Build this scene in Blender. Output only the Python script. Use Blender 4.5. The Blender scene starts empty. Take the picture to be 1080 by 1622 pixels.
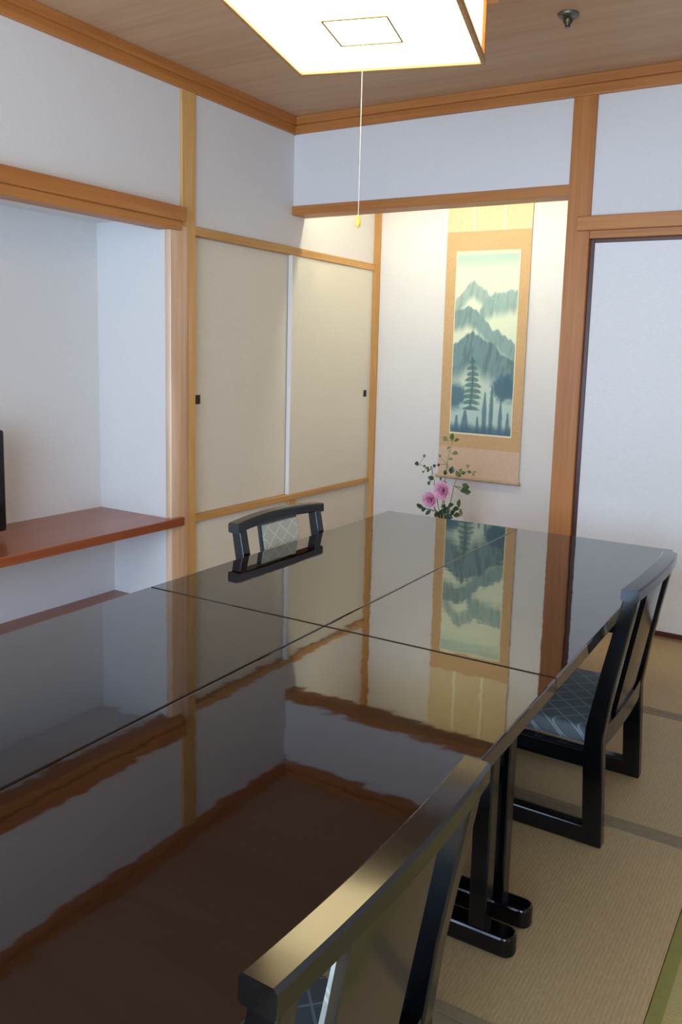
import bpy, bmesh, math, random
from mathutils import Vector, Matrix
random.seed(7)
S = bpy.context.scene
COL = S.collection

# ------------------------------------------------------------------ camera
cd = bpy.data.cameras.new('camera'); cam = bpy.data.objects.new('camera', cd); COL.objects.link(cam)
R = Matrix(((0.8587818308127781, -0.5033187461138642, -0.09572881946530205),
            (0.5114547248299581, 0.8531860921334211, 0.10240877227666151),
            (0.030130242530797324, -0.13690774996496305, 0.990125465021765)))
right, fwd, up = R.col[0], R.col[1], R.col[2]
m = Matrix.Identity(4)
for i in range(3):
    m[i][0] = right[i]; m[i][1] = up[i]; m[i][2] = -fwd[i]
m[0][3], m[1][3], m[2][3] = 2.9419, -3.9857, 1.3179
cam.matrix_world = m
cd.sensor_fit = 'VERTICAL'; cd.sensor_height = 24; cd.lens = 1294.05*24/1622
cd.shift_x = -50.37/1622; cd.shift_y = -73.92/1622
cd.clip_start = 0.02
S.camera = cam

# ------------------------------------------------------------------ world, lights, exposure
W = bpy.data.worlds.new('sky'); S.world = W; W.use_nodes = True
W.node_tree.nodes['Background'].inputs[0].default_value = (0.50, 0.72, 1.0, 1)
W.node_tree.nodes['Background'].inputs[1].default_value = 1.2
S.view_settings.view_transform = 'Standard'; S.view_settings.look = 'None'
S.view_settings.exposure = 1.45; S.view_settings.gamma = 1; S.view_settings.use_curve_mapping = False

def area_light(name, loc, direction, sx, sy, energy, color):
    l = bpy.data.lights.new(name, 'AREA'); l.shape = 'RECTANGLE'; l.size = sx; l.size_y = sy
    l.energy = energy; l.color = color
    o = bpy.data.objects.new(name, l); COL.objects.link(o); o.location = loc
    o.rotation_euler = Vector(direction).to_track_quat('-Z', 'Y').to_euler()
    return o
area_light('daylight', (1.9, -5.30, 1.15), (0, 1, -0.06), 3.2, 2.1, 65, (0.54, 0.73, 1.0))
LAMP_E = 3.3
TUBE_E = 20.0

# ------------------------------------------------------------------ materials
def srgb(r, g, b):
    f = lambda c: ((c/255+0.055)/1.055)**2.4 if c/255 > 0.04045 else c/255/12.92
    return (f(r), f(g), f(b), 1)
def nm(name):
    M_ = bpy.data.materials.new(name); M_.use_nodes = True
    nt = M_.node_tree; b = nt.nodes['Principled BSDF']
    return M_, nt, b
def N(nt, t, **kw):
    n = nt.nodes.new(t)
    for k, v in kw.items():
        if isinstance(v, (int, float, tuple)) and k in n.inputs: n.inputs[k].default_value = v
        else: setattr(n, k, v)
    return n
def coords(nt, scale):
    tc = N(nt, 'ShaderNodeTexCoord'); mp = N(nt, 'ShaderNodeMapping')
    nt.links.new(tc.outputs['Object'], mp.inputs[0]); mp.inputs['Scale'].default_value = scale
    return mp.outputs[0]
def ramp(nt, fac, stops):
    r = N(nt, 'ShaderNodeValToRGB'); e = r.color_ramp.elements
    e[0].position, e[0].color = stops[0]; e[1].position, e[1].color = stops[-1]
    for p_, c in stops[1:-1]:
        q = e.new(p_); q.color = c
    nt.links.new(fac, r.inputs[0]); return r.outputs[0]
def bump(nt, b, fac, strength, dist):
    bp_ = N(nt, 'ShaderNodeBump'); bp_.inputs['Strength'].default_value = strength; bp_.inputs['Distance'].default_value = dist
    nt.links.new(fac, bp_.inputs['Height']); nt.links.new(bp_.outputs[0], b.inputs['Normal'])

def wood(name, c1, c2, axis, rough=0.45, fine=60, long_=2.2, coat=0.0):
    M_, nt, b = nm(name)
    s = [fine, fine, fine]; s[axis] = long_
    n1 = N(nt, 'ShaderNodeTexNoise'); n1.inputs['Scale'].default_value = 1; n1.inputs['Detail'].default_value = 5
    nt.links.new(coords(nt, tuple(s)), n1.inputs['Vector'])
    s2 = [9, 9, 9]; s2[axis] = 0.6
    n2 = N(nt, 'ShaderNodeTexNoise'); n2.inputs['Scale'].default_value = 1; n2.inputs['Detail'].default_value = 3
    n2.inputs['Distortion'].default_value = 0.6
    nt.links.new(coords(nt, tuple(s2)), n2.inputs['Vector'])
    mx = N(nt, 'ShaderNodeMath', operation='ADD'); nt.links.new(n1.outputs[0], mx.inputs[0]); nt.links.new(n2.outputs[0], mx.inputs[1])
    h = N(nt, 'ShaderNodeMath', operation='MULTIPLY'); nt.links.new(mx.outputs[0], h.inputs[0]); h.inputs[1].default_value = 0.5
    nt.links.new(ramp(nt, h.outputs[0], [(0.36, c1), (0.64, c2)]), b.inputs['Base Color'])
    b.inputs['Roughness'].default_value = rough; b.inputs['Coat Weight'].default_value = coat
    bump(nt, b, n1.outputs[0], 0.12, 0.002)
    return M_
HC1, HC2 = srgb(168, 102, 46), srgb(192, 127, 63)
hin = [wood('hinoki_%s' % a, HC1, HC2, i) for i, a in enumerate('xyz')]
log_wood = wood('peeled_log', srgb(205, 160, 122), srgb(232, 200, 170), 2, 0.3, 30, 1.4)
yellow_cedar = wood('yellow_cedar', srgb(205, 152, 84), srgb(226, 180, 112), 2, 0.4)
honey = [wood('honey_wood_%s' % a, srgb(186, 134, 70), srgb(208, 158, 92), i) for i, a in enumerate('xyz')]
shelf_wood = wood('shelf_wood', srgb(132, 64, 34), srgb(162, 88, 52), 1, 0.28, 70, 1.5, 0.2)
ceil_wood = wood('ceiling_wood', srgb(184, 146, 112), srgb(198, 160, 126), 0, 0.6, 45, 1.0)

def plaster(name, c, weave=260, rough=0.85):
    M_, nt, b = nm(name)
    n = N(nt, 'ShaderNodeTexNoise'); n.inputs['Scale'].default_value = 1; n.inputs['Detail'].default_value = 3
    nt.links.new(coords(nt, (weave*0.25, weave*0.25, weave)), n.inputs['Vector'])
    c2 = tuple(v*0.94 for v in c[:3])+(1,)
    nt.links.new(ramp(nt, n.outputs[0], [(0.3, c2), (0.7, c)]), b.inputs['Base Color'])
    b.inputs['Roughness'].default_value = rough
    bump(nt, b, n.outputs[0], 0.15, 0.001)
    return M_
wall_m = plaster('wall_cloth', srgb(226, 222, 218))
fusuma_m = plaster('fusuma_paper', srgb(230, 222, 204), 180)
fusuma_w = plaster('fusuma_paper_pale', srgb(236, 234, 232), 180)

def simple(name, c, rough=0.4, metal=0.0, ior=1.5, coat=0.0):
    M_, nt, b = nm(name)
    n = N(nt, 'ShaderNodeTexNoise'); n.inputs['Scale'].default_value = 40
    tc = N(nt, 'ShaderNodeTexCoord'); nt.links.new(tc.outputs['Object'], n.inputs['Vector'])
    c2 = tuple(v*0.88 for v in c[:3])+(1,)
    nt.links.new(ramp(nt, n.outputs[0], [(0.3, c2), (0.7, c)]), b.inputs['Base Color'])
    b.inputs['Roughness'].default_value = rough; b.inputs['Metallic'].default_value = metal
    b.inputs['IOR'].default_value = ior; b.inputs['Coat Weight'].default_value = coat
    return M_
def lacquer(name, c, rough, ior, wav, wscale=6.0, coat=0.0):
    M_, nt, b = nm(name)
    n = N(nt, 'ShaderNodeTexNoise'); n.inputs['Scale'].default_value = wscale; n.inputs['Detail'].default_value = 2
    tc = N(nt, 'ShaderNodeTexCoord'); nt.links.new(tc.outputs['Object'], n.inputs['Vector'])
    c2 = tuple(v*0.8 for v in c[:3])+(1,)
    nt.links.new(ramp(nt, n.outputs[0], [(0.3, c2), (0.7, c)]), b.inputs['Base Color'])
    b.inputs['Roughness'].default_value = rough; b.inputs['IOR'].default_value = ior
    b.inputs['Coat Weight'].default_value = coat; b.inputs['Coat IOR'].default_value = 1.55; b.inputs['Coat Roughness'].default_value = rough
    bump(nt, b, n.outputs[0], 1.0, wav)
    nt.links.new(b.inputs['Normal'].links[0].from_socket, b.inputs['Coat Normal'])
    return M_
table_m = lacquer('table_lacquer', srgb(24, 10, 9), 0.03, 1.5, 0.00024, 11.0, 0.45)
black_l = lacquer('black_lacquer', srgb(5, 5, 7), 0.17, 1.5, 0.0002, 8.0)
rail_l = lacquer('rail_lacquer', srgb(14, 11, 9), 0.14, 1.6, 0.0002, 8.0)
door_frame_m = simple('dark_red_lacquer', srgb(78, 38, 28), 0.35)
handle_m = simple('black_iron', srgb(30, 24, 20), 0.4)
metal_m = simple('dull_metal', srgb(120, 118, 108), 0.35, 0.9)
tv_m = simple('tv_plastic', srgb(22, 16, 18), 0.25)
screen_m = simple('tv_screen', srgb(8, 8, 10), 0.08)

def tatami(name, ridge_axis, c1, c2):
    M_, nt, b = nm(name)
    w = N(nt, 'ShaderNodeTexWave', wave_type='BANDS', bands_direction='XYZ'[1-ridge_axis] if ridge_axis in (0, 1) else 'X')
    w.bands_direction = 'Y' if ridge_axis == 0 else 'X'
    w.inputs['Scale'].default_value = 1.0; w.inputs['Distortion'].default_value = 0.35; w.inputs['Detail'].default_value = 1
    s = (34, 34, 1)
    nt.links.new(coords(nt, s), w.inputs['Vector'])
    n = N(nt, 'ShaderNodeTexNoise'); n.inputs['Scale'].default_value = 1; n.inputs['Detail'].default_value = 4
    sc = [420, 420, 10]; sc[ridge_axis] = 60
    nt.links.new(coords(nt, tuple(sc)), n.inputs['Vector'])
    a = N(nt, 'ShaderNodeMath', operation='MULTIPLY_ADD'); a.inputs[1].default_value = 0.14
    nt.links.new(w.outputs[1], a.inputs[0]); 
    a2 = N(nt, 'ShaderNodeMath', operation='MULTIPLY'); a2.inputs[1].default_value = 0.7
    nt.links.new(n.outputs[0], a2.inputs[0]); nt.links.new(a2.outputs[0], a.inputs[2])
    nt.links.new(ramp(nt, a.outputs[0], [(0.25, c1), (0.75, c2)]), b.inputs['Base Color'])
    b.inputs['Roughness'].default_value = 0.55
    bump(nt, b, w.outputs[1], 0.2, 0.001)
    return M_
tat_x = tatami('tatami_ridges_y', 1, srgb(172, 144, 100), srgb(200, 172, 126))
tat_y = tatami('tatami_ridges_x', 0, srgb(156, 140, 88), srgb(186, 170, 110))  # greenish sheen of the crosswise weave is put into the base colour
heri_m = simple('border_cloth', srgb(146, 130, 100), 0.8)
heri_g = simple('border_cloth_green', srgb(138, 132, 66), 0.8)

def lattice_fabric(name, c1, c2, scale=14):
    M_, nt, b = nm(name)
    tc = N(nt, 'ShaderNodeTexCoord'); sep = N(nt, 'ShaderNodeSeparateXYZ'); nt.links.new(tc.outputs['Object'], sep.inputs[0])
    xz = N(nt, 'ShaderNodeMath', operation='ADD'); nt.links.new(sep.outputs[0], xz.inputs[0]); nt.links.new(sep.outputs[2], xz.inputs[1])
    outs = []
    for op in ('ADD', 'SUBTRACT'):
        d = N(nt, 'ShaderNodeMath', operation=op); nt.links.new(xz.outputs[0], d.inputs[0]); nt.links.new(sep.outputs[1], d.inputs[1])
        mu = N(nt, 'ShaderNodeMath', operation='MULTIPLY'); nt.links.new(d.outputs[0], mu.inputs[0]); mu.inputs[1].default_value = scale
        fr = N(nt, 'ShaderNodeMath', operation='FRACT'); nt.links.new(mu.outputs[0], fr.inputs[0])
        lt = N(nt, 'ShaderNodeMath', operation='LESS_THAN'); nt.links.new(fr.outputs[0], lt.inputs[0]); lt.inputs[1].default_value = 0.09
        outs.append(lt)
    mxx = N(nt, 'ShaderNodeMath', operation='MAXIMUM'); nt.links.new(outs[0].outputs[0], mxx.inputs[0]); nt.links.new(outs[1].outputs[0], mxx.inputs[1])
    nt.links.new(ramp(nt, mxx.outputs[0], [(0.0, c1), (1.0, c2)]), b.inputs['Base Color'])
    b.inputs['Roughness'].default_value = 0.6
    b.inputs['Sheen Weight'].default_value = 0.2
    return M_
seat_fab = lattice_fabric('seat_lattice_cloth', srgb(92, 101, 104), srgb(142, 158, 162))
back_fab = lattice_fabric('back_lattice_cloth', srgb(176, 178, 166), srgb(206, 206, 192))

def emit(name, c, e, base=(0.8, 0.75, 0.6, 1)):
    M_, nt, b = nm(name)
    n = N(nt, 'ShaderNodeTexNoise'); n.inputs['Scale'].default_value = 30
    nt.links.new(ramp(nt, n.outputs[0], [(0.3, base), (0.7, tuple(v*0.96 for v in base[:3])+(1,))]), b.inputs['Base Color'])
    b.inputs['Emission Color'].default_value = c; b.inputs['Emission Strength'].default_value = e
    return M_

# ------------------------------------------------------------------ geometry helpers
def box(bm, x0, x1, y0, y1, z0, z1, bev=0.0, seg=2):
    r = bmesh.ops.create_cube(bm, size=1)
    bmesh.ops.scale(bm, vec=(x1-x0, y1-y0, z1-z0), verts=r['verts'])
    bmesh.ops.translate(bm, vec=((x0+x1)/2, (y0+y1)/2, (z0+z1)/2), verts=r['verts'])
    if bev:
        es = list({e for v in r['verts'] for e in v.link_edges})
        bmesh.ops.bevel(bm, geom=es, offset=bev, segments=seg, affect='EDGES', profile=0.5)
def tube(bm, p0, p1, r0, r1=None, n=16, cap=True):
    r1 = r0 if r1 is None else r1
    p0, p1 = Vector(p0), Vector(p1); d = (p1-p0)
    r = bmesh.ops.create_cone(bm, cap_ends=cap, segments=n, radius1=r0, radius2=r1, depth=d.length)
    q = d.to_track_quat('Z', 'Y').to_matrix().to_4x4(); q.translation = (p0+p1)/2
    bmesh.ops.transform(bm, matrix=q, verts=r['verts'])
def lathe(bm, prof, n=32, c=(0, 0, 0)):
    rings = []
    for r, z in prof:
        rings.append([bm.verts.new((c[0]+r*math.cos(2*math.pi*i/n), c[1]+r*math.sin(2*math.pi*i/n), c[2]+z)) for i in range(n)])
    for a, b in zip(rings, rings[1:]):
        for i in range(n):
            bm.faces.new((a[i], a[(i+1) % n], b[(i+1) % n], b[i]))
    bm.faces.new(rings[0][::-1]); bm.faces.new(rings[-1])
def prism(bm, pts, a0, a1, plane='xz', bev=0.0):
    """extrude a polygon; plane 'xz' -> along y, 'xy' -> along z, 'yz' -> along x"""
    def P(p, a):
        return {'xz': (p[0], a, p[1]), 'xy': (p[0], p[1], a), 'yz': (a, p[0], p[1])}[plane]
    v0 = [bm.verts.new(P(p, a0)) for p in pts]; v1 = [bm.verts.new(P(p, a1)) for p in pts]
    n = len(pts); fs = [bm.faces.new(v0), bm.faces.new(v1[::-1])]
    for i in range(n): fs.append(bm.faces.new((v0[i], v1[i], v1[(i+1) % n], v0[(i+1) % n])))
    bmesh.ops.recalc_face_normals(bm, faces=fs)
    if bev:
        es = list({e for f in fs for e in f.edges})
        bmesh.ops.bevel(bm, geom=es, offset=bev, segments=2, affect='EDGES', profile=0.5)
def obj(name, bm, mat, parent=None, smooth=False, loc=(0, 0, 0)):
    bmesh.ops.recalc_face_normals(bm, faces=bm.faces[:])
    me = bpy.data.meshes.new(name); bm.to_mesh(me); bm.free()
    for mm in (mat if isinstance(mat, (list, tuple)) else [mat]): me.materials.append(mm)
    if smooth:
        me.shade_smooth()
        me.set_sharp_from_angle(angle=math.radians(40))
    o = bpy.data.objects.new(name, me); COL.objects.link(o); o.location = loc
    if parent: o.parent = parent
    return o
def B(): return bmesh.new()
def bobj(name, mat, dims, parent=None, bev=0.0):
    bm = B(); box(bm, *dims, bev=bev); return obj(name, bm, mat, parent)
def thing(name, label, cat, loc=(0, 0, 0), rz=0, group=None):
    o = bpy.data.objects.new(name, None); COL.objects.link(o); o.empty_display_size = 0.1
    o.location = loc; o.rotation_euler = (0, 0, rz); o['label'] = label; o['category'] = cat
    if group: o['group'] = group
    return o
def tag(o, label, cat, group=None):
    o['label'] = label; o['category'] = cat
    if group: o['group'] = group
    return o
_t = [0]
def struct(name, mat, boxes, label, cat, bev=0.0):
    bm = B()
    for d in boxes: box(bm, *d, bev=bev)
    o = obj(name, bm, mat); o['kind'] = 'structure'; o['label'] = label; o['category'] = cat
    return o
def trim(mat, boxes, label, bev=0.003):
    _t[0] += 1
    return struct('trim_%d' % _t[0], mat, boxes, label, 'trim', bev)
def dup(root, loc, rz, label, group=None):
    r = root.copy(); COL.objects.link(r); r.location = loc; r.rotation_euler = (0, 0, rz); r['label'] = label
    if group: r['group'] = group
    for ch in list(root.children):
        c = ch.copy(); COL.objects.link(c); c.parent = r
        for g in ch.children:
            d = g.copy(); COL.objects.link(d); d.parent = c
    return r

# ------------------------------------------------------------------ dimensions
ZC, ZT = 2.632, 2.544
XP1, XP2, XR = 1.644, 1.759, 3.75
YF = -5.10
YP, YQ, D = -0.831, -1.018, 0.956
ZL0, ZL1 = 2.095, 2.147
YEND = -2.95

# ------------------------------------------------------------------ shell
struct('floor', simple('subfloor', srgb(120, 100, 70), 0.8), [(-0.7, XR+.1, YF-.1, D+.1, -0.12, -0.0527)], 'boarded sub floor under the straw mats', 'floor')
struct('ceiling', ceil_wood, [(-0.1, XR+.1, YF-.1, 0.12, ZC, ZC+.06)], 'pale brown wood grained board ceiling', 'ceiling')
struct('wall_left', wall_m, [
    (-0.10, 0.0, YF, YQ+.09, 1.955, ZC),
    (-0.10, 0.0, YP-.02, D+.06, 1.90, ZC+.06),
    (-0.10, 0.0, YF, YEND, -.05, 1.955),
    (-0.60, -0.49, YEND, YQ+.04, 0.44, 1.99),
    (-0.60, -0.392, YEND, YQ+.04, -.05, 0.44),
    (-0.60, -0.014, YQ, YQ+.09, -.05, 1.99),
    (-0.60, -0.02, YEND-.08, YEND, -.05, 1.99),
    (-0.60, -0.05, YEND, YQ+.05, 1.93, 1.99)],
    'pale cloth covered wall with a recessed alcove on the left of the room', 'wall')
struct('wall_back', wall_m, [
    (0.0, XP1+.02, 0.0, 0.10, ZL1-.01, ZC),
    (XP2-.02, XR, 0.0, 0.10, 1.955, ZC),
    (XP1, XP1+.10, 0.06, D+.06, -.05, ZC+.06),
    (-0.10, XP1+.1, D, D+.10, -.05, ZC+.06),
    (XP2-.06, XR+.1, 0.10, 0.18, -.05, ZC)],
    'white papered far wall around the scroll alcove', 'wall')
struct('ceiling_alcove', ceil_wood, [(0, XP1, 0.1, D, ZC, ZC+.05)], 'board ceiling of the scroll alcove', 'ceiling')
struct('wall_right', wall_m, [(XR, XR+.10, YF-.1, 0.15, -.05, ZC)], 'pale wall on the right side of the room', 'wall')
WX0, WX1, WZ0, WZ1 = 0.35, 3.45, 0.06, 2.15
struct('wall_front', wall_m, [
    (-0.1, WX0, YF-.10, YF, -.05, ZC), (WX1, XR+.1, YF-.10, YF, -.05, ZC),
    (WX0, WX1, YF-.10, YF, -.05, WZ0), (WX0, WX1, YF-.10, YF, WZ1, ZC)], 'wall with the window opposite the scroll alcove', 'wall')
# window (behind the viewer)
wf = struct('window_1', hin[0], [(WX0, WX1, YF-.08, YF-.02, WZ0, WZ0+.04), (WX0, WX1, YF-.08, YF-.02, WZ1-.04, WZ1),
      (WX0, WX0+.04, YF-.08, YF-.02, WZ0, WZ1), (WX1-.04, WX1, YF-.08, YF-.02, WZ0, WZ1), (1.88, 1.92, YF-.08, YF-.02, WZ0, WZ1)],
      'wide window with a wooden frame', 'window')
gm = bpy.data.materials.new('window_glass'); gm.use_nodes = True; nt = gm.node_tree; nt.nodes.clear()
o_ = nt.nodes.new('ShaderNodeOutputMaterial'); mx = nt.nodes.new('ShaderNodeMixShader'); tr = nt.nodes.new('ShaderNodeBsdfTransparent'); gl = nt.nodes.new('ShaderNodeBsdfGlossy')
gl.inputs['Roughness'].default_value = 0.0; mx.inputs[0].default_value = 0.05
nt.links.new(tr.outputs[0], mx.inputs[1]); nt.links.new(gl.outputs[0], mx.inputs[2]); nt.links.new(mx.outputs[0], o_.inputs[0])
bobj('pane', gm, (WX0+.04, 1.88, YF-.052, YF-.048, WZ0+.04, WZ1-.04), wf)
bobj('pane', gm, (1.92, WX1-.04, YF-.052, YF-.048, WZ0+.04, WZ1-.04), wf)

# ceiling trims (two-stepped)
trim(hin[1], [(0, 0.022, YF, -0.0, ZT, ZC), (0.0, 0.045, YF, 0.0, ZT+.045, ZC)], 'orange brown wooden ceiling moulding along the left wall')
trim(hin[0], [(0.0, XR, -0.022, 0.0, ZT, ZC), (0.0, XR, -0.045, 0.0, ZT+.045, ZC)], 'orange brown wooden ceiling moulding along the far wall')
trim(hin[1], [(XR-.022, XR, YF, 0, ZT, ZC)], 'wooden ceiling moulding along the right wall')
trim(hin[0], [(0, XR, YF, YF+.022, ZT, ZC)], 'wooden ceiling moulding above the window')
# alcove lintel, post, lintels on the right
trim(hin[0], [(0.0, XP1+.005, -0.012, 0.115, ZL0, ZL1)], 'wooden lintel across the top of the scroll alcove')
trim(hin[2], [(XP1, XP2, -0.012, 0.10, -.05, ZT+.01)], 'tall square wooden post between scroll alcove and sliding door', 0.004)
trim(hin[0], [(1.700, XR, -0.034, 0.0, 1.924, 1.991)], 'wooden picture rail beam above the right sliding door', 0.004)
trim(hin[0], [(XP2, XR, -0.012, 0.10, 1.888, 1.926)], 'wooden head rail of the right sliding door')
trim(honey[2], [(0.0, 0.042, D-.03, D, -.05, ZC)], 'thin wooden corner post at the back of the scroll alcove')
trim(wood('threshold_wood', srgb(96, 56, 32), srgb(128, 78, 46), 0), [(XP2, XR, 0.0, 0.10, -.05, 0.004)], 'dark wooden threshold under the sliding door')

# left pillar: square yellow cedar post, and the peeled log jamb beside the alcove
bm = B(); box(bm, -0.10, 0.012, YP-.096, YP, -.05, ZT+.01, bev=0.004)
_t[0] += 1
o = obj('trim_%d' % _t[0], bm, yellow_cedar); o['kind'] = 'structure'; o['label'] = 'yellowish square cedar pillar on the left wall'; o['category'] = 'trim'
bm = B(); pts = []
c0, c1 = YQ, YP-.05
pts = [(-0.013, c0+.001), (-0.013, c1), (0.004, c1)]
for i in range(1, 12):
    t = i/12; y = c1+(c0-c1)*t; pts.append((0.004+0.020*math.sin(math.pi*(0.15+0.75*t)), y))
pts.append((-0.002, c0+.001))
prism(bm, pts, -.05, 1.90, 'xy')
_t[0] += 1
o = obj('trim_%d' % _t[0], bm, log_wood, smooth=True); o['kind'] = 'structure'; o['label'] = 'smooth peeled log jamb with pale grain beside the television alcove'; o['category'] = 'trim'

# beam over the television alcove
trim(hin[1], [(0.0, 0.060, YF, YQ+.075, 1.918, 1.985)], 'upper wooden beam over the television alcove', 0.004)
trim(hin[1], [(-0.06, 0.042, YF, YQ+.06, 1.876, 1.919)], 'lower wooden beam over the television alcove', 0.004)
# rails of the closet
trim(honey[1], [(-0.07, 0.014, YP, D-.03, 1.871, 1.915)], 'upper wooden rail of the closet doors')
trim(honey[1], [(-0.07, 0.014, YP, D-.03, 0.408, 0.440)], 'lower wooden rail of the closet doors')
trim(honey[2], [(-0.07, 0.010, -.012, .058, -.05, 0.409)], 'short wooden stud under the closet rail')
struct('floor_alcove', shelf_wood, [(-0.40, 0.03, YEND, YQ, -.05, 0.014)], 'reddish board floor of the television alcove', 'floor')
struct('wall_closet', wall_m, [(-0.7, -0.6, YQ, D+.1, -.05, ZC)], 'inner back wall of the closet', 'wall')
# raised floor of scroll alcove
struct('floor_tokonoma', wood('dark_floor_board', srgb(120, 70, 36), srgb(150, 92, 52), 0, 0.3), [(0.0, XP1, 0.02, D, 0.06, 0.10)], 'raised wooden board floor of the scroll alcove', 'floor')
trim(hin[0], [(0.0, XP1, -0.01, 0.03, -.05, 0.10)], 'wooden edge beam of the raised scroll alcove floor')

# ------------------------------------------------------------------ doors
def door(n, label, slab, mat, frame_mat=None, frame=None, handle=None, hl='small square black finger pull'):
    bm = B(); box(bm, *slab, bev=0.002)
    d = obj('door_%d' % n, bm, mat); d['kind'] = 'structure'; d['label'] = label; d['category'] = 'door'
    if frame:
        bm = B()
        for f in frame: box(bm, *f, bev=0.002)
        obj('door_frame', bm, frame_mat, d)
    if handle:
        bm = B(); box(bm, *handle, bev=0.003); h = obj('door_handle', bm, handle_m, d); h['label'] = hl
    return d
# right sliding door: pale paper with dark red edge
dz0, dz1 = 0.004, 1.888
def right_door(n, x0, x1, y0, label):
    door(n, label, (x0+.022, x1-.022, y0, y0+.024, dz0+.018, dz1-.016), fusuma_w, door_frame_m,
         [(x0, x0+.022, y0-.004, y0+.028, dz0, dz1), (x1-.022, x1, y0-.004, y0+.028, dz0, dz1),
          (x0+.022, x1-.022, y0-.004, y0+.028, dz1-.018, dz1), (x0+.022, x1-.022, y0-.004, y0+.028, dz0, dz0+.020)])
right_door(1, XP2, 2.76, 0.018, 'pale paper sliding door in a dark red frame right of the tall post')
right_door(2, 2.73, XR, 0.056, 'pale paper sliding door at the far right end of the wall')
# closet doors
door(3, 'cream papered closet door nearer the yellow pillar', (-0.056, -0.032, YP, 0.04, 0.440, 1.871), fusuma_m,
     handle=(-0.034, -0.028, -0.790, -0.752, 1.022, 1.070))
door(4, 'cream papered closet door inside the scroll alcove', (-0.026, 0.000, 0.006, D-.03, 0.440, 1.871), fusuma_m,
     wood('door_edge_white', srgb(222, 218, 214), srgb(236, 232, 228), 2), [(-0.027, 0.0015, -0.004, 0.008, 0.440, 1.871)],
     handle=(-0.004, 0.003, 0.842, 0.882, 1.012, 1.058))
door(5, 'low cream closet panel under the rail, left of the stud', (-0.040, -0.010, YP, -.012, -.05, 0.408), fusuma_m)
door(6, 'low cream closet panel under the rail, right of the stud', (-0.040, -0.010, .058, D-.03, -.05, 0.408), fusuma_m)

# ------------------------------------------------------------------ tatami mats
def mat_(label, x0, x1, y0, y1, m_, long_x, hm):
    t = thing('tatami_mat', label, 'tatami mat', ((x0+x1)/2, (y0+y1)/2, -0.0527), 0, 'straw mats covering the floor')
    hx, hy = (x1-x0)/2-.001, (y1-y0)/2-.001
    bobj('straw_surface', m_, (-hx, hx, -hy, hy, 0.0, 0.0505), t, 0.002)
    w = 0.029
    if long_x: hs = [(-hx, hx, -hy, -hy+w), (-hx, hx, hy-w, hy)]
    else: hs = [(-hx, -hx+w, -hy, hy), (hx-w, hx, -hy, hy)]
    for h in hs: bobj('cloth_border', hm, (h[0]-.0004, h[1]+.0004, h[2]-.0004, h[3]+.0004, 0.0005, 0.0525), t, 0.0015)
Y1, Y2 = -0.886, -1.730
mat_('straw mat lying along the far wall in front of the sliding door', 0.98, 2.70, Y1, 0.0, tat_x, True, heri_m)
mat_('straw mat at the far right corner of the room', 2.70, XR, Y1, 0.0, tat_x, True, heri_m)
mat_('straw mat at the far left corner by the closet', 0.03, 0.98, Y1, 0.0, tat_x, True, heri_m)
mat_('straw mat under the farther chair, second from the sliding door', 0.98, 2.70, Y2, Y1, tat_x, True, heri_m)
mat_('straw mat right of the farther chair by the right wall', 2.70, XR, Y2, Y1, tat_x, True, heri_m)
mat_('straw mat beside the cedar pillar', 0.03, 0.98, Y2, Y1, tat_x, True, heri_m)
mat_('straw mat around the table feet, third from the sliding door', 0.98, 2.69, -2.62, Y2, tat_x, True, heri_m)
mat_('straw mat with a greenish sheen put into its colour and a green border at the bottom right', 2.69, XR, -3.40, Y2, tat_y, False, heri_g)
mat_('straw mat along the television alcove', 0.03, 0.98, -3.40, Y2, tat_y, False, heri_m)
mat_('straw mat under the nearest chair', 0.98, 2.69, -3.40, -2.62, tat_x, True, heri_m)
mat_('straw mat row below the window', 0.03, XR, YF, -3.40, tat_x, True, heri_m)

# ------------------------------------------------------------------ shelf, TV
sh = thing('wall_shelf', 'reddish brown wooden shelf board across the television alcove', 'shelf', (0, 0, 0))
bm = B(); prism(bm, [(-0.49, YEND), (-0.49, YQ), (0.002, YQ), (0.002, YQ), (0.048, YQ+.0), (0.048, YEND)][:2]+[(0.0, YQ), (0.024, YQ), (0.048, YQ), (0.048, YEND)], 0.420, 0.456, 'xy')
obj('shelf_board', bm, shelf_wood, sh)
bobj('shelf_lip', shelf_wood, (0.018, 0.050, YEND, YQ+.066, 0.415, 0.4575), sh, 0.003)
tv = thing('television', 'black flat television standing at the left end of the alcove shelf', 'television', (-0.27, -2.150, 0.456))
bobj('screen_panel', screen_m, (0.018, 0.022, -.385, .385, .045, .46), tv)
bm = B(); box(bm, -0.022, 0.02, -.402, .402, .028, .478, bev=0.012, seg=3); obj('casing', bm, tv_m, tv, True)
bobj('stand_neck', tv_m, (-.018, .012, -.05, .05, .008, .04), tv, .003)
bm = B(); box(bm, -0.10, 0.10, -.18, .18, 0, .012, bev=.004); obj('stand_foot', bm, tv_m, tv)

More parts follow.
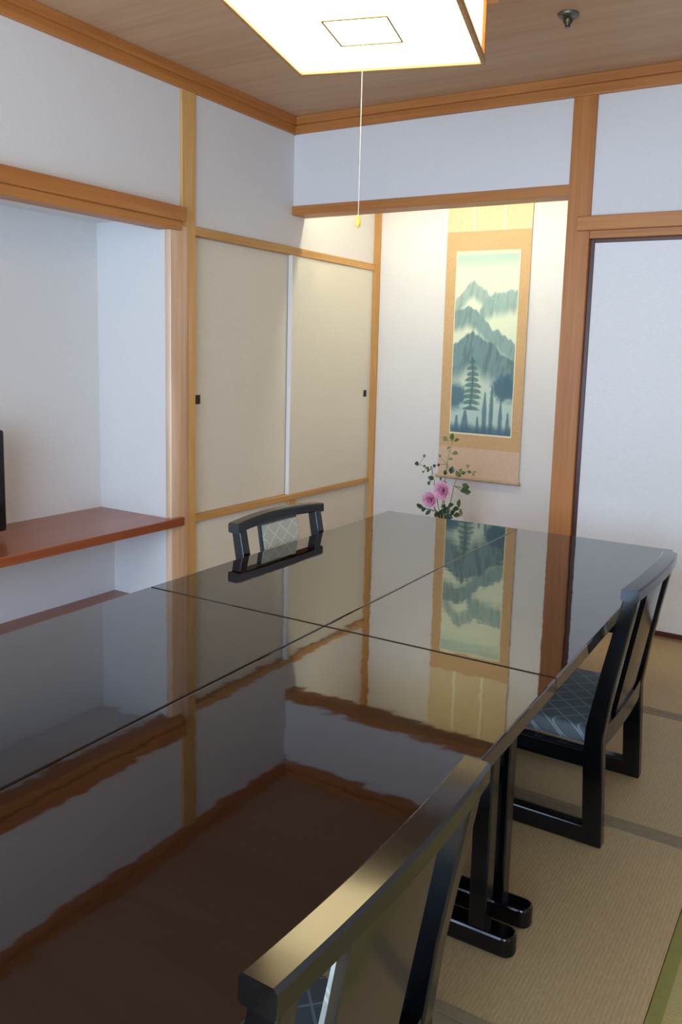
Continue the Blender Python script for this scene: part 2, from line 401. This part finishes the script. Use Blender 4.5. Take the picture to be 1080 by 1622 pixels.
# ------------------------------------------------------------------ dining tables
TT, TH = 0.635, 0.0207
TX, TY = 1.2509, -2.3547
TW, TL = 0.595, 1.430
def table_top_bm(lx, ly):
    bm = B(); box(bm, -lx/2+.0012, lx/2-.0012, -ly/2+.0012, ly/2-.0012, TT-.036, TT, bev=0.0035, seg=3); return bm
tops = []
def make_table(label, lx, ly):
    a, b_ = (lx+.5)*TW, (ly+.5)*TL
    x = TX+a*math.cos(TH)-b_*math.sin(TH); y = TY+a*math.sin(TH)+b_*math.cos(TH)
    return x, y
def build_table(label, lx, ly):
    x, y = make_table(label, lx, ly)
    t = thing('dining_table', label, 'table', (x, y, 0), TH, 'dark lacquered tables pushed together')
    obj('tabletop', table_top_bm(TW, TL), table_m, t)
    bobj('apron', black_l, (-TW/2+.10, TW/2-.10, -TL/2+.06, TL/2-.06, TT-.066, TT-.036), t, .003)
    for s in (-1, 1):
        yc = s*(TL/2-.055)
        f = B(); pr = []
        L_, w_ = TW/2-(.035 if s < 0 else .075), .026
        for k in range(9):
            a = -math.pi/2+math.pi*k/8; pr.append((L_-w_+w_*math.cos(a)*.9, yc+w_*math.sin(a)))
        for k in range(9):
            a = math.pi/2+math.pi*k/8; pr.append((-L_+w_+w_*math.cos(a)*.9, yc+w_*math.sin(a)))
        prism(f, pr, 0.0, 0.048, 'xy', bev=0.006)
        obj('foot', f, black_l, t)
        for px in (-1, 1):
            xc = px*(TW/2-.125)
            bobj('leg', black_l, (xc-.021, xc+.021, yc-.022, yc+.022, .044, TT-.064), t, .004)
        bobj('stretcher', black_l, (-TW/2+.14, TW/2-.14, yc-.012, yc+.012, .30, .34), t, .003)
    return t
t0 = build_table('dark glossy lacquered table section nearest the scroll, on the right side', 1, 0)
for lx, ly, lab in ((0, 0, 'dark glossy lacquered table section nearest the closet doors, on the left side'),
                    (1, -1, 'dark glossy lacquered table section beside the nearest chair at the bottom'),
                    (0, -1, 'dark glossy lacquered table section along the television alcove at lower left')):
    x, y = make_table(lab, lx, ly); dup(t0, (x, y, 0), TH if ly == 0 else TH+math.pi, lab)

# ------------------------------------------------------------------ chairs  (local: back at +x, front at -x)
def rail_curve(y, hw=.25):          # outward bow of the back
    return 0.018*(1-(y/hw)**2)
def make_chair(label):
    t = thing('dining_chair', label, 'chair', (0, 0, 0), 0, 'low black lacquered dining chairs')
    HW = .240
    for s in (-1, 1):
        y0, y1 = (s*HW-.0, s*(HW-.036))
        y0, y1 = min(y0, y1), max(y0, y1)
        prof = [(-0.055, 0.0), (0.0, 0.0), (-0.008, 0.18), (-0.015, 0.31), (0.004, 0.46), (0.050, 0.715), (0.012, 0.715), (-0.034, 0.494), (-0.064, 0.33), (-0.066, 0.25), (-0.056, 0.06)]
        bm = B(); prism(bm, prof, y0, y1, 'xz', bev=0.004); obj('back_post', bm, black_l, t)
        bm = B(); prism(bm, [(-0.47, 0.0), (-0.050, 0.0), (-0.050, 0.052), (-0.41, 0.052), (-0.47, 0.046)], y0, y1, 'xz', bev=0.004)
        obj('runner', bm, black_l, t)
        bm = B(); prism(bm, [(-0.47, 0.045), (-0.418, 0.050), (-0.408, 0.225), (-0.46, 0.225)], y0, y1, 'xz', bev=0.004)
        obj('leg', bm, black_l, t)
        bobj('seat_rail', black_l, (-.455, -.045, y0+.002, y1-.002, .218, .268), t, .004)
    bobj('seat_rail', black_l, (-.455, -.42, -HW+.036, HW-.036, .218, .268), t, .004)
    # rear seat rail, bowed
    bm = B(); pts = []
    n = 14
    for i in range(n+1):
        y = -HW+.036+(2*HW-.072)*i/n; pts.append((-.020+rail_curve(y)*.6, y))
    for i in range(n, -1, -1):
        y = -HW+.036+(2*HW-.072)*i/n; pts.append((-.048+rail_curve(y)*.6, y))
    prism(bm, pts, .278, .334, 'xy'); obj('seat_rail', bm, rail_l, t, True)
    # cushion
    bm = B(); box(bm, -.462, -.050, -HW+.030, HW-.030, .270, .322, bev=.014, seg=3)
    for v in bm.verts:
        if v.co.z > .31:
            v.co.z += .010*(1-((v.co.x+.256)/.21)**2)*(1-(v.co.y/.21)**2)
    obj('seat', bm, seat_fab, t, True)
    # top rail: bowed in plan, arched in height
    bm = B(); n = 24; rings = []
    for i in range(n+1):
        y = -.252+.504*i/n
        cx = rail_curve(y, .252); zt = .737+.010*(1-(y/.252)**2)
        wd = .023; th = .034
        sec = [(-wd, -th+.004), (-wd+.004, -th), (wd-.004, -th), (wd, -th+.004), (wd, -.005), (wd-.005, 0.0), (-wd+.005, 0.0), (-wd, -.005)]
        lean = .03
        rings.append([bm.verts.new((.030+cx+a+b_*lean, y, zt+b_)) for a, b_ in sec])
    for a, b_ in zip(rings, rings[1:]):
        for k in range(8): bm.faces.new((a[k], a[(k+1) % 8], b_[(k+1) % 8], b_[k]))
    bm.faces.new(rings[0]); bm.faces.new(rings[-1][::-1])
    obj('top_rail', bm, rail_l, t, True)
    # centre back panel: curved board with cloth front
    def panel(x_off, th, hw, z0, z1, ny=10, nz=8):
        bm = B(); g = {}
        for side in (0, 1):
            for i in range(ny+1):
                y = -hw+2*hw*i/ny
                for k in range(nz+1):
                    z = z0+(z1-z0)*k/nz; f = (z-.25)/(.715-.25)
                    x = -.030+.058*f+rail_curve(y)*(.6+.4*f)+x_off*(1-.65*f)+side*th
                    g[side, i, k] = bm.verts.new((x, y, z))
        for i in range(ny):
            for k in range(nz):
                for side in (0, 1): bm.faces.new([g[side, i, k], g[side, i+1, k], g[side, i+1, k+1], g[side, i, k+1]])
        for i in range(ny):
            for k in (0, nz): bm.faces.new([g[0, i, k], g[0, i+1, k], g[1, i+1, k], g[1, i, k]])
        for k in range(nz):
            for i in (0, ny): bm.faces.new([g[0, i, k], g[0, i, k+1], g[1, i, k+1], g[1, i, k]])
        return bm
    bp_ = obj('backrest', panel(-.024, .014, .106, .335, .708), rail_l, t, True)
    bp2 = obj('cloth_pad', panel(-.042, .018, .100, .345, .704), back_fab, bp_, True)
    bp2['label'] = 'pale lattice patterned cloth facing'
    return t
CH_R = 0.0
chair = make_chair('black lacquered low chair at the far right, fully in view beside the tatami')
chair.location = (2.456, -1.645, 0); chair.rotation_euler = (0, 0, 0.0)
dup(chair, (2.484, -3.190, 0), 0.0, 'black lacquered chair nearest the viewer, top rail gleaming yellow at the bottom')
dup(chair, (1.213, -1.658, 0), math.pi, 'black lacquered chair across the table in front of the closet doors')

# ------------------------------------------------------------------ ceiling lamp
LZ = 2.18; A = .301; LR = math.radians(15.5)
a0 = Vector((1.315, -1.762)); a1 = Vector((1.889, -1.620))     # far bottom corners
ex = Vector((math.cos(LR), math.sin(LR))); ey = Vector((-math.sin(LR), math.cos(LR)))
A = .296; lc = (a0+a1)/2 - ey*.286
lamp = thing('ceiling_lamp', 'square wooden framed paper lamp glowing below the ceiling', 'lamp', (lc.x, lc.y, LZ), LR)
diff_m = emit('lamp_diffuser', (1.0, 0.79, 0.40, 1), LAMP_E)
paper_m = emit('lamp_paper', (1.0, 0.72, 0.26, 1), 1.5)
lampwood = wood('lamp_wood', srgb(160, 112, 62), srgb(190, 140, 84), 0)
fr = B(); rw = .012
for d in [(-A, A, -A, -A+rw, 0, .022), (-A, A, A-rw, A, 0, .022), (-A, -A+rw, -A+rw, A-rw, 0, .022), (A-rw, A, -A+rw, A-rw, 0, .022)]: box(fr, *d, bev=.002)
obj('frame', fr, lampwood, lamp)
bobj('diffuser', diff_m, (-A+rw, A-rw, -A+rw, A-rw, .008, .012), lamp)
sq = B(); q = .090; w = .0022
for d in [(-q, q, -q-w, -q+w, .005, .0078), (-q, q, q-w, q+w, .005, .0078), (-q-w, -q+w, -q, q, .005, .0078), (q-w, q+w, -q, q, .005, .0078)]: box(sq, *d)
obj('inner_square', sq, simple('olive_line', srgb(96, 84, 40), 0.6), lamp)
ins = .012; H = .185
pb = B()
for d in [(-A+ins, A-ins, -A+ins, -A+ins+.003, .022, H), (-A+ins, A-ins, A-ins-.003, A-ins, .022, H),
          (-A+ins, -A+ins+.003, -A+ins, A-ins, .022, H), (A-ins-.003, A-ins, -A+ins, A-ins, .022, H)]: box(pb, *d)
obj('paper_side', pb, paper_m, lamp)
for sx in (-1, 1):
    for sy in (-1, 1):
        cx, cy = sx*(A-.008), sy*(A-.008); bobj('corner_post', lampwood, (cx-.006, cx+.006, cy-.006, cy+.006, .02, H), lamp, .001)
tp = B(); E_ = A+.03
for d in [(-E_, E_, -E_, -E_+.05, H, H+.02), (-E_, E_, E_-.05, E_, H, H+.02), (-E_, -E_+.05, -E_+.05, E_-.05, H, H+.02), (E_-.05, E_, -E_+.05, E_-.05, H, H+.02)]: box(tp, *d, bev=.002)
box(tp, -E_+.05, E_-.05, -E_+.05, E_-.05, H+.012, H+.018)
obj('top_frame', tp, lampwood, lamp)
st = B(); tube(st, (0, 0, H+.015), (0, 0, ZC-LZ-.02), .008); tube(st, (0, 0, ZC-LZ-.03), (0, 0, ZC-LZ), .05, .055, 24)
obj('hanging_stem', st, handle_m, lamp, True)
cz_end = 1.70
cl = B(); tube(cl, (0, 0, .005), (0, 0, cz_end-LZ), .0012, n=8)
cord = obj('pull_cord', cl, simple('cord_cotton', srgb(205, 200, 190), 0.7), lamp)
kb = B(); lathe(kb, [(.002, .0), (.006, -.006), (.008, -.018), (.0075, -.028), (.003, -.034)], 16, (0, 0, cz_end-LZ))
k_ = obj('cord_knob', kb, simple('amber_knob', srgb(244, 214, 90), 0.3), cord, True); k_['label'] = 'yellow amber knob'

# sprinkler
sp = thing('sprinkler_head', 'small metal sprinkler head on the ceiling right of the lamp', 'sprinkler', (1.838, -.737, ZC))
bm = B(); lathe(bm, [(.040, 0), (.040, -.005), (.034, -.014), (.018, -.020)], 28); obj('cover_plate', bm, metal_m, sp, True)
bm = B(); lathe(bm, [(.018, -.015), (.018, -.030), (.013, -.036), (.010, -.044)], 16)
tube(bm, (.009, 0, -.024), (.004, 0, -.048), .002, n=8); tube(bm, (-.009, 0, -.024), (-.004, 0, -.048), .002, n=8)
obj('nozzle', bm, simple('dark_brass', srgb(92, 86, 70), 0.35, 0.9), sp, True)
bm = B(); lathe(bm, [(.010, -.046), (.012, -.048), (.010, -.050)], 16); obj('deflector', bm, metal_m, sp, True)

# hidden tube behind the alcove lintel
ft = thing('fluorescent_tube_light', 'slim fluorescent tube fixed behind the alcove lintel', 'light', (XP1/2, 0.14, 2.25))
bobj('housing', simple('white_enamel', srgb(235, 235, 230), 0.4), (-.62, .62, -.038, -.010, -.03, .05), ft, .003)
bm = B(); tube(bm, (-.6, .012, 0), (.6, .012, 0), .014, n=16)
obj('tube', bm, emit('tube_glow', (0.96, 1.0, 0.80, 1), TUBE_E), ft, True)

# ------------------------------------------------------------------ hanging scroll
SX0, SX1 = .545, 1.119
YS = D-.012
sc = thing('hanging_scroll', 'tall hanging scroll with a misty mountain landscape in the alcove', 'scroll', (0, 0, 0))
def cloth(name, c, sc_=300):
    M_, nt, b = nm(name)
    n = N(nt, 'ShaderNodeTexNoise'); n.inputs['Scale'].default_value = 1; n.inputs['Detail'].default_value = 4
    nt.links.new(coords(nt, (60, 60, 60)), n.inputs['Vector'])
    c2 = tuple(v*0.93 for v in c[:3])+(1,)
    nt.links.new(ramp(nt, n.outputs[0], [(0.35, c2), (0.65, c)]), b.inputs['Base Color']); b.inputs['Roughness'].default_value = .8
    bump(nt, b, n.outputs[0], .1, .001)
    return M_
tan = cloth('scroll_tan_silk', srgb(206, 168, 120)); pale = cloth('scroll_pale_silk', srgb(220, 200, 160)); lowp = cloth('scroll_low_silk', srgb(214, 184, 156))
cream = cloth('scroll_cream', srgb(238, 228, 190))
bobj('mounting', tan, (SX0, SX1, YS, YS+.003, .712, 2.102), sc)
o = bobj('top_section', pale, (SX0, SX1, YS, YS+.003, 2.102, 2.56), sc); o['label'] = 'pale yellow silk top of scroll'
o = bobj('bottom_section', lowp, (SX0, SX1, YS, YS+.003, .515, .712), sc); o['label'] = 'pale pinkish silk bottom of scroll'
for x in (.735, .940):
    bobj('hanging_strip', cream, (x-.010, x+.010, YS-.004, YS-.002, 2.102, 2.56), sc)
bm = B(); tube(bm, (SX0-.012, YS-.006, .508), (SX1+.012, YS-.006, .508), .0105, n=16); obj('roller', bm, simple('roller_wood', srgb(190, 160, 130), .4), sc, True)
bm = B(); tube(bm, (SX0, YS-.003, 2.562), (SX1, YS-.003, 2.562), .007, n=12); obj('top_rod', bm, lampwood, sc, True)
bm = B(); tube(bm, (SX0+.17, YS-.003, 2.565), ((SX0+SX1)/2, YS+.004, 2.61), .0015, n=6); tube(bm, (SX1-.17, YS-.003, 2.565), ((SX0+SX1)/2, YS+.004, 2.61), .0015, n=6)
obj('hanging_cord', bm, handle_m, sc)
PX0, PX1, PZ0, PZ1 = .617, 1.055, .800, 1.980
o = bobj('painting_border', cream, (PX0, PX1, YS-.0016, YS+.001, PZ0, PZ1), sc); o['label'] = 'cream paper strip around the painting'

def hsh(i, s=0):
    return math.modf(abs(math.sin(i*127.1+s*311.7)*43758.5453))[0]
def vn(x, y, s=0):
    xi, yi = math.floor(x), math.floor(y); fx, fy = x-xi, y-yi
    fx = fx*fx*(3-2*fx); fy = fy*fy*(3-2*fy)
    g = lambda a, b_: hsh(a*1.0+b_*57.0, s)
    return (g(xi, yi)*(1-fx)+g(xi+1, yi)*fx)*(1-fy)+(g(xi, yi+1)*(1-fx)+g(xi+1, yi+1)*fx)*fy
def fb(x, y, s=0): return .5*vn(x, y, s)+.3*vn(2.1*x, 2.1*y, s+1)+.2*vn(4.3*x, 4.3*y, s+2)
def ss(a, b_, x):
    t = max(0, min(1, (x-a)/(b_-a))); return t*t*(3-2*t)
def lerp3(a, b_, t): return tuple(p_+(q_-p_)*t for p_, q_ in zip(a, b_))
def ridge(pts, u):
    for (a, va), (b_, vb) in zip(pts, pts[1:]):
        if a <= u <= b_:
            t = (u-a)/(b_-a); return va+(vb-va)*t
    return 9
def paint(u, v):
    """u 0..1 left to right, v 0..1 top to bottom -> sRGB"""
    c = lerp3((178, 200, 184), (224, 230, 200), ss(.02, .13, v+.02*fb(u*3, v*8)))
    c = lerp3(c, (170, 196, 190), .75*ss(.45, .95, v))
    def mount(c, pts, col, fade, soft, alpha, s, strokes=.11):
        jag = .018*(fb(u*14, s, s)-.5)*2
        r = ridge(pts, u)+jag
        if v > r-soft:
            a = ss(r-soft, r+soft, v)*(1-ss(r+fade*.55, r+fade, v))*alpha
            st_ = 1-strokes*(ss(.45, .75, fb(u*26+v*9, v*9, s+5)))
            c = lerp3(c, tuple(k*st_ for k in col), a)
        return c
    c = mount(c, [(0, .25), (.08, .22), (.2, .165), (.31, .145), (.42, .17), (.55, .215), (.62, .26)], (156, 182, 172), .115, .010, .85, 1) if u < .62 else c
    c = mount(c, [(.40, .31), (.5, .25), (.62, .215), (.78, .205), (.9, .19), (1, .20)], (150, 178, 170), .15, .010, .85, 2) if u > .40 else c
    c = mount(c, [(0, .315), (.1, .29), (.22, .285), (.35, .31), (.5, .36), (.62, .41), (.75, .425), (.9, .47), (1, .49)], (134, 162, 158), .14, .006, .95, 3)
    w = ss(0, 1, 1-abs(0.5-0.5))
    c = mount(c, [(0, .50), (.12, .47), (.2, .455), (.32, .42), (.42, .455), (.5, .475), (.6, .48), (.75, .53), (.88, .56), (1, .60)], (112, 142, 146), .26, .008, .93, 4, .17)
    # soft dark masses
    def blob(c, cu, cv, ru, rv, col, al, s):
        d = math.hypot((u-cu)/ru, (v-cv)/rv)+(fb(u*12, v*25, s)-.5)*.7
        return lerp3(c, col, al*(1-ss(.5, 1.15, d)))
    c = blob(c, .90, .735, .24, .085, (74, 108, 122), .9, 7)
    c = blob(c, .05, .79, .20, .085, (78, 112, 124), .9, 8)
    # valley mist below
    c = lerp3(c, (178, 202, 200), .5*ss(.83, .88, v)*(1-ss(.90, .95, v)))
    # tall pine
    dx = abs(u-.335-.012*math.sin(v*20))
    if .565 < v < .87:
        tdx = (v-.565)/.30
        c = lerp3(c, (74, 104, 108), .8*(1-ss(.008, .022, dx)))
        for k in range(9):
            bv = .59+k*.033+.006*hsh(k, 4); half = .04+.11*min(1, (k+1)/5)*(0.8+.4*hsh(k, 9)); off = .03*(hsh(k, 3)-.5)
            du = (u-.335-off)/half; dv = (v-bv-.010*du*du)/.0155
            d = du*du+dv*dv+(fb(u*40, v*80, k)-.5)*.8
            c = lerp3(c, (84, 114, 114), .8*(1-ss(.5, 1.2, d)))
    # slim cypresses
    for k, (cu, top, wd) in enumerate(((.56, .76, .045), (.67, .72, .04), (.82, .80, .04), (.94, .87, .05), (.24, .87, .09), (.45, .90, .05), (.10, .90, .06))):
        if v > top:
            ww = wd*min(1, .25+(v-top)*7)*(.8+.5*fb(u*9, v*60, k))
            c = lerp3(c, (82, 114, 124), .78*(1-ss(ww*.5, ww, abs(u-cu))))
    c = lerp3(c, (78, 110, 126), .85*ss(.935, .985, v+.03*(fb(u*12, 3, 11)-.5)))
    return c
def lin(c): return [((k/255+0.055)/1.055)**2.4 if k > 10 else k/255/12.92 for k in c]
nu, nv = 110, 300
me = bpy.data.meshes.new('painting')
qx0, qx1, qz0, qz1 = PX0+.006, PX1-.006, PZ0+.012, PZ1-.022
vs = [(qx0+(qx1-qx0)*i/nu, YS-.0026, qz0+(qz1-qz0)*j/nv) for j in range(nv+1) for i in range(nu+1)]
fs = [(j*(nu+1)+i, j*(nu+1)+i+1, (j+1)*(nu+1)+i+1, (j+1)*(nu+1)+i) for j in range(nv) for i in range(nu)]
me.from_pydata(vs, [], fs)
at = me.color_attributes.new('ink', 'FLOAT_COLOR', 'POINT')
buf = []
for j in range(nv+1):
    for i in range(nu+1): buf += lin(paint(i/nu, 1-j/nv))+[1]
at.data.foreach_set('color', buf)
pm, nt, b = nm('ink_wash_painting')
an = nt.nodes.new('ShaderNodeAttribute'); an.attribute_name = 'ink'; nt.links.new(an.outputs['Color'], b.inputs['Base Color']); b.inputs['Roughness'].default_value = .75
me.materials.append(pm)
po = bpy.data.objects.new('painting', me); COL.objects.link(po); po.parent = sc; po['label'] = 'ink wash painting of misty blue green mountains and pines'

# ------------------------------------------------------------------ flowers in the alcove
FX, FY, FZ = .835, .50, .10
va = thing('flower_vase', 'ceramic vase holding the flowers on the raised alcove floor', 'vase', (FX, FY, FZ))
bm = B(); lathe(bm, [(.05, 0.0), (.075, .03), (.085, .08), (.07, .13), (.045, .165), (.05, .185), (.044, .185), (.038, .165), (.04, .10)], 32)
obj('vase_body', bm, simple('celadon', srgb(120, 130, 120), .25), va, True)
leaf_m = simple('leaf_green', srgb(72, 100, 44), .45); leaf_d = simple('leaf_dark_green', srgb(40, 70, 34), .4)
leaf_o = simple('leaf_olive', srgb(122, 128, 70), .5)
stem_m = simple('stem_brown', srgb(150, 140, 96), .6); pink_m = simple('petal_pink', srgb(250, 190, 216), .6); pink_d = simple('petal_deep_pink', srgb(226, 130, 176), .6)
def leaf(bm, base, d, L_, wd, roll=0.0, cup=.15):
    d = Vector(d).normalized(); s = d.cross(Vector((0, -1, .2))); 
    if s.length < .01: s = Vector((1, 0, 0))
    s.normalize(); n = s.cross(d).normalized()
    q_ = Matrix.Rotation(roll, 3, d); s = q_ @ s; n = q_ @ n
    prof = [(0, .0), (.15, .35), (.35, .9), (.55, 1.0), (.75, .75), (.9, .35), (1, 0.02)]
    base = Vector(base); rows = []
    for t, w_ in prof:
        c = base+d*L_*t+n*(-cup*L_*t*t); rows.append([bm.verts.new(c+s*wd*w_*k+n*(abs(k)*wd*.35*w_)) for k in (-1, 0, 1)])
    for a, b_ in zip(rows, rows[1:]):
        for k in range(2): bm.faces.new((a[k], a[k+1], b_[k+1], b_[k]))
def branch(label, path, leaves, yoff=0.0, lm=None):
    t = thing('leafy_branch', label, 'branch', (FX, FY, FZ+.14), 0, 'branches in the flower arrangement')
    def loc(p_, dy=0): return Vector((p_[0], dy, p_[1]))   # metres from the vase mouth
    bm = B(); P_ = [Vector((0.0, 0, -.05))]+[loc(p_, yoff*(i+1)/len(path)) for i, p_ in enumerate(path)]
    for i, (a, b_) in enumerate(zip(P_, P_[1:])): tube(bm, a, b_, .0032-.0018*i/len(P_), .0032-.0018*(i+1)/len(P_), 8)
    obj('stem', bm, stem_m, t, True)
    for (u, v, ang, L_, wd, mt) in leaves:
        a = math.radians(ang); c = loc((u, v), yoff+random.uniform(-.02, .02))
        dd = Vector((math.cos(a), random.uniform(-.35, .35), math.sin(a)))
        bm = B(); leaf(bm, c-dd*L_*.5, dd, L_, wd*1.25, random.uniform(-.5, .5))
        # twig joining the leaf to the nearest point of the stem
        near = min(P_[1:], key=lambda p_: (p_-c).length)
        q0 = c-dd*L_*.5
        if (near-q0).length > .004: tube(bm, near, q0, .0013, .0011, 6)
        o = obj('leaf', bm, mt, t, True)
    return t
G, Dk, Ol = leaf_m, leaf_d, leaf_o
branch('tallest leafy branch, rising in front of the scroll',
       [(-0.036, 0.1597), (-0.0253, 0.2987), (-0.0138, 0.417), (-0.0005, 0.4958), (0.0174, 0.5629)],
       [(-0.0295, 0.5707, 140, .04, .012, Ol), (0.0205, 0.5862, 95, .05, .013, G), (0.0507, 0.5694, 25, .035, .011, G), (0.0379, 0.4876, 5, .045, .012, Ol), (0.0101, 0.4503, 5, .03, .007, Ol),
        (-0.0587, 0.4634, 110, .022, .008, Ol), (0.0177, 0.3812, 75, .05, .014, Dk), (-0.0156, 0.3662, 150, .035, .012, Dk), (-0.0016, 0.5189, 20, .03, .006, Ol), (-0.0774, 0.4031, 200, .02, .008, Dk),
        (-0.0296, 0.2982, 20, .03, .01, Dk), (-0.0436, 0.3242, 60, .022, .008, G)], .0)
branch('thin branch reaching to the left with small leaves',
       [(-0.0618, 0.1565), (-0.0845, 0.2726), (-0.1062, 0.3688), (-0.1505, 0.3842), (-0.1952, 0.3996)],
       [(-0.213, 0.4019, 100, .030, .013, Dk), (-0.1623, 0.454, 70, .024, .009, Ol), (-0.1639, 0.3908, 170, .022, .008, G), (-0.1322, 0.3662, 210, .03, .008, Dk), (-0.1416, 0.3811, 20, .025, .007, G),
        (-0.0817, 0.4027, 30, .022, .009, Dk), (-0.1027, 0.3888, 95, .03, .006, Ol), (-0.1127, 0.3209, 70, .034, .016, Dk), (-0.1287, 0.2875, 250, .032, .010, G), (-0.1668, 0.3549, 200, .02, .006, G)], -.02)
branch('short branch leaning right with light olive leaves',
       [(0.0152, 0.1659), (0.035, 0.2857), (0.0568, 0.358), (0.0894, 0.3768), (0.1306, 0.3848)],
       [(0.0484, 0.3571, 300, .055, .013, Ol), (0.0856, 0.3687, 200, .03, .010, G), (0.1125, 0.4137, 100, .026, .009, Ol), (0.1308, 0.381, 0, .024, .008, G), (0.1677, 0.3847, 10, .022, .006, Ol), (0.0763, 0.3871, 45, .03, .008, Ol),
        (0.1102, 0.294, 60, .04, .016, G), (0.0909, 0.2608, 100, .04, .018, G), (0.1204, 0.2564, -10, .042, .014, G), (0.1066, 0.282, 20, .036, .016, G), (0.1562, 0.3682, 330, .02, .005, Ol)], .02)
branch('low cluster of dark green leaves around the vase mouth',
       [(-0.0234, 0.0741), (-0.0167, 0.1146)],
       [(-0.1751, 0.1387, 165, .05, .012, Dk), (-0.1522, 0.1215, 195, .04, .012, Dk), (-0.1206, 0.1054, 225, .05, .010, Dk), (-0.1929, 0.1405, 120, .03, .008, Dk), (-0.0678, 0.0962, 200, .05, .014, Dk), (-0.0338, 0.1125, 80, .05, .018, Dk), (-0.0046, 0.132, 60, .05, .018, Dk),
        (0.0279, 0.1675, 30, .045, .013, Dk), (0.0585, 0.1477, 10, .05, .014, Dk), (0.0862, 0.1863, 85, .06, .012, G), (0.1054, 0.138, 100, .05, .012, Ol), (0.0771, 0.1148, 10, .05, .014, Dk), (-0.041, 0.0798, 180, .06, .016, Dk), (0.0185, 0.0954, 0, .06, .016, Dk), (-0.0145, 0.1584, 140, .035, .012, Dk), (0.0428, 0.1222, 60, .05, .014, Dk)], -.01)
def blossom(label, u, v, r, seed):
    random.seed(seed)
    x, z = FX+u, FZ+.14+v; t = thing('pink_flower', label, 'flower', (x, FY-.045, z), 0, 'pink blossoms in the flower arrangement')
    bm = B(); tube(bm, (0, 0, 0), (FX-x, .045, FZ+.12-z), .003, n=8); obj('stem', bm, leaf_d, t)
    bm = B()
    for ring, (n, el, L_) in enumerate(((9, 10, 1.0), (9, 35, .9), (8, 58, .75), (5, 78, .55))):
        for k in range(n):
            a = 2*math.pi*k/n+ring*.35+random.uniform(-.1, .1); e = math.radians(el+random.uniform(-8, 8))
            # flower axis faces the room and a little up
            d = Vector((math.cos(a)*math.cos(e), -math.sin(e), math.sin(a)*math.cos(e)))
            s = d.cross(Vector((math.cos(a+1.57), 0, math.sin(a+1.57)))).cross(d).normalized()
            nrm = d.cross(s); rows = []
            for tt, w_ in ((0, .15), (.3, .6), (.6, 1.0), (.85, .8), (1, .35)):
                c = d*r*L_*tt+Vector((0, -1, 0))*(r*.25*tt*tt)
                rows.append([bm.verts.new(c+s*r*.36*w_*q_+nrm*(-abs(q_)*r*.05)) for q_ in (-1, 0, 1)])
            for p0, p1 in zip(rows, rows[1:]):
                for q_ in range(2): bm.faces.new((p0[q_], p0[q_+1], p1[q_+1], p1[q_]))
    obj('petals', bm, pink_m, t, True)
    bm = B(); bmesh.ops.create_icosphere(bm, subdivisions=2, radius=r*.2, matrix=Matrix.Translation((0, -r*.45, 0))); c_ = obj('flower_centre', bm, pink_d, t, True)
blossom('pink blossom higher on the right of the pair', -0.0102, 0.2592, .058, 3)
blossom('pink blossom lower on the left of the pair', -0.0931, 0.1948, .052, 5)
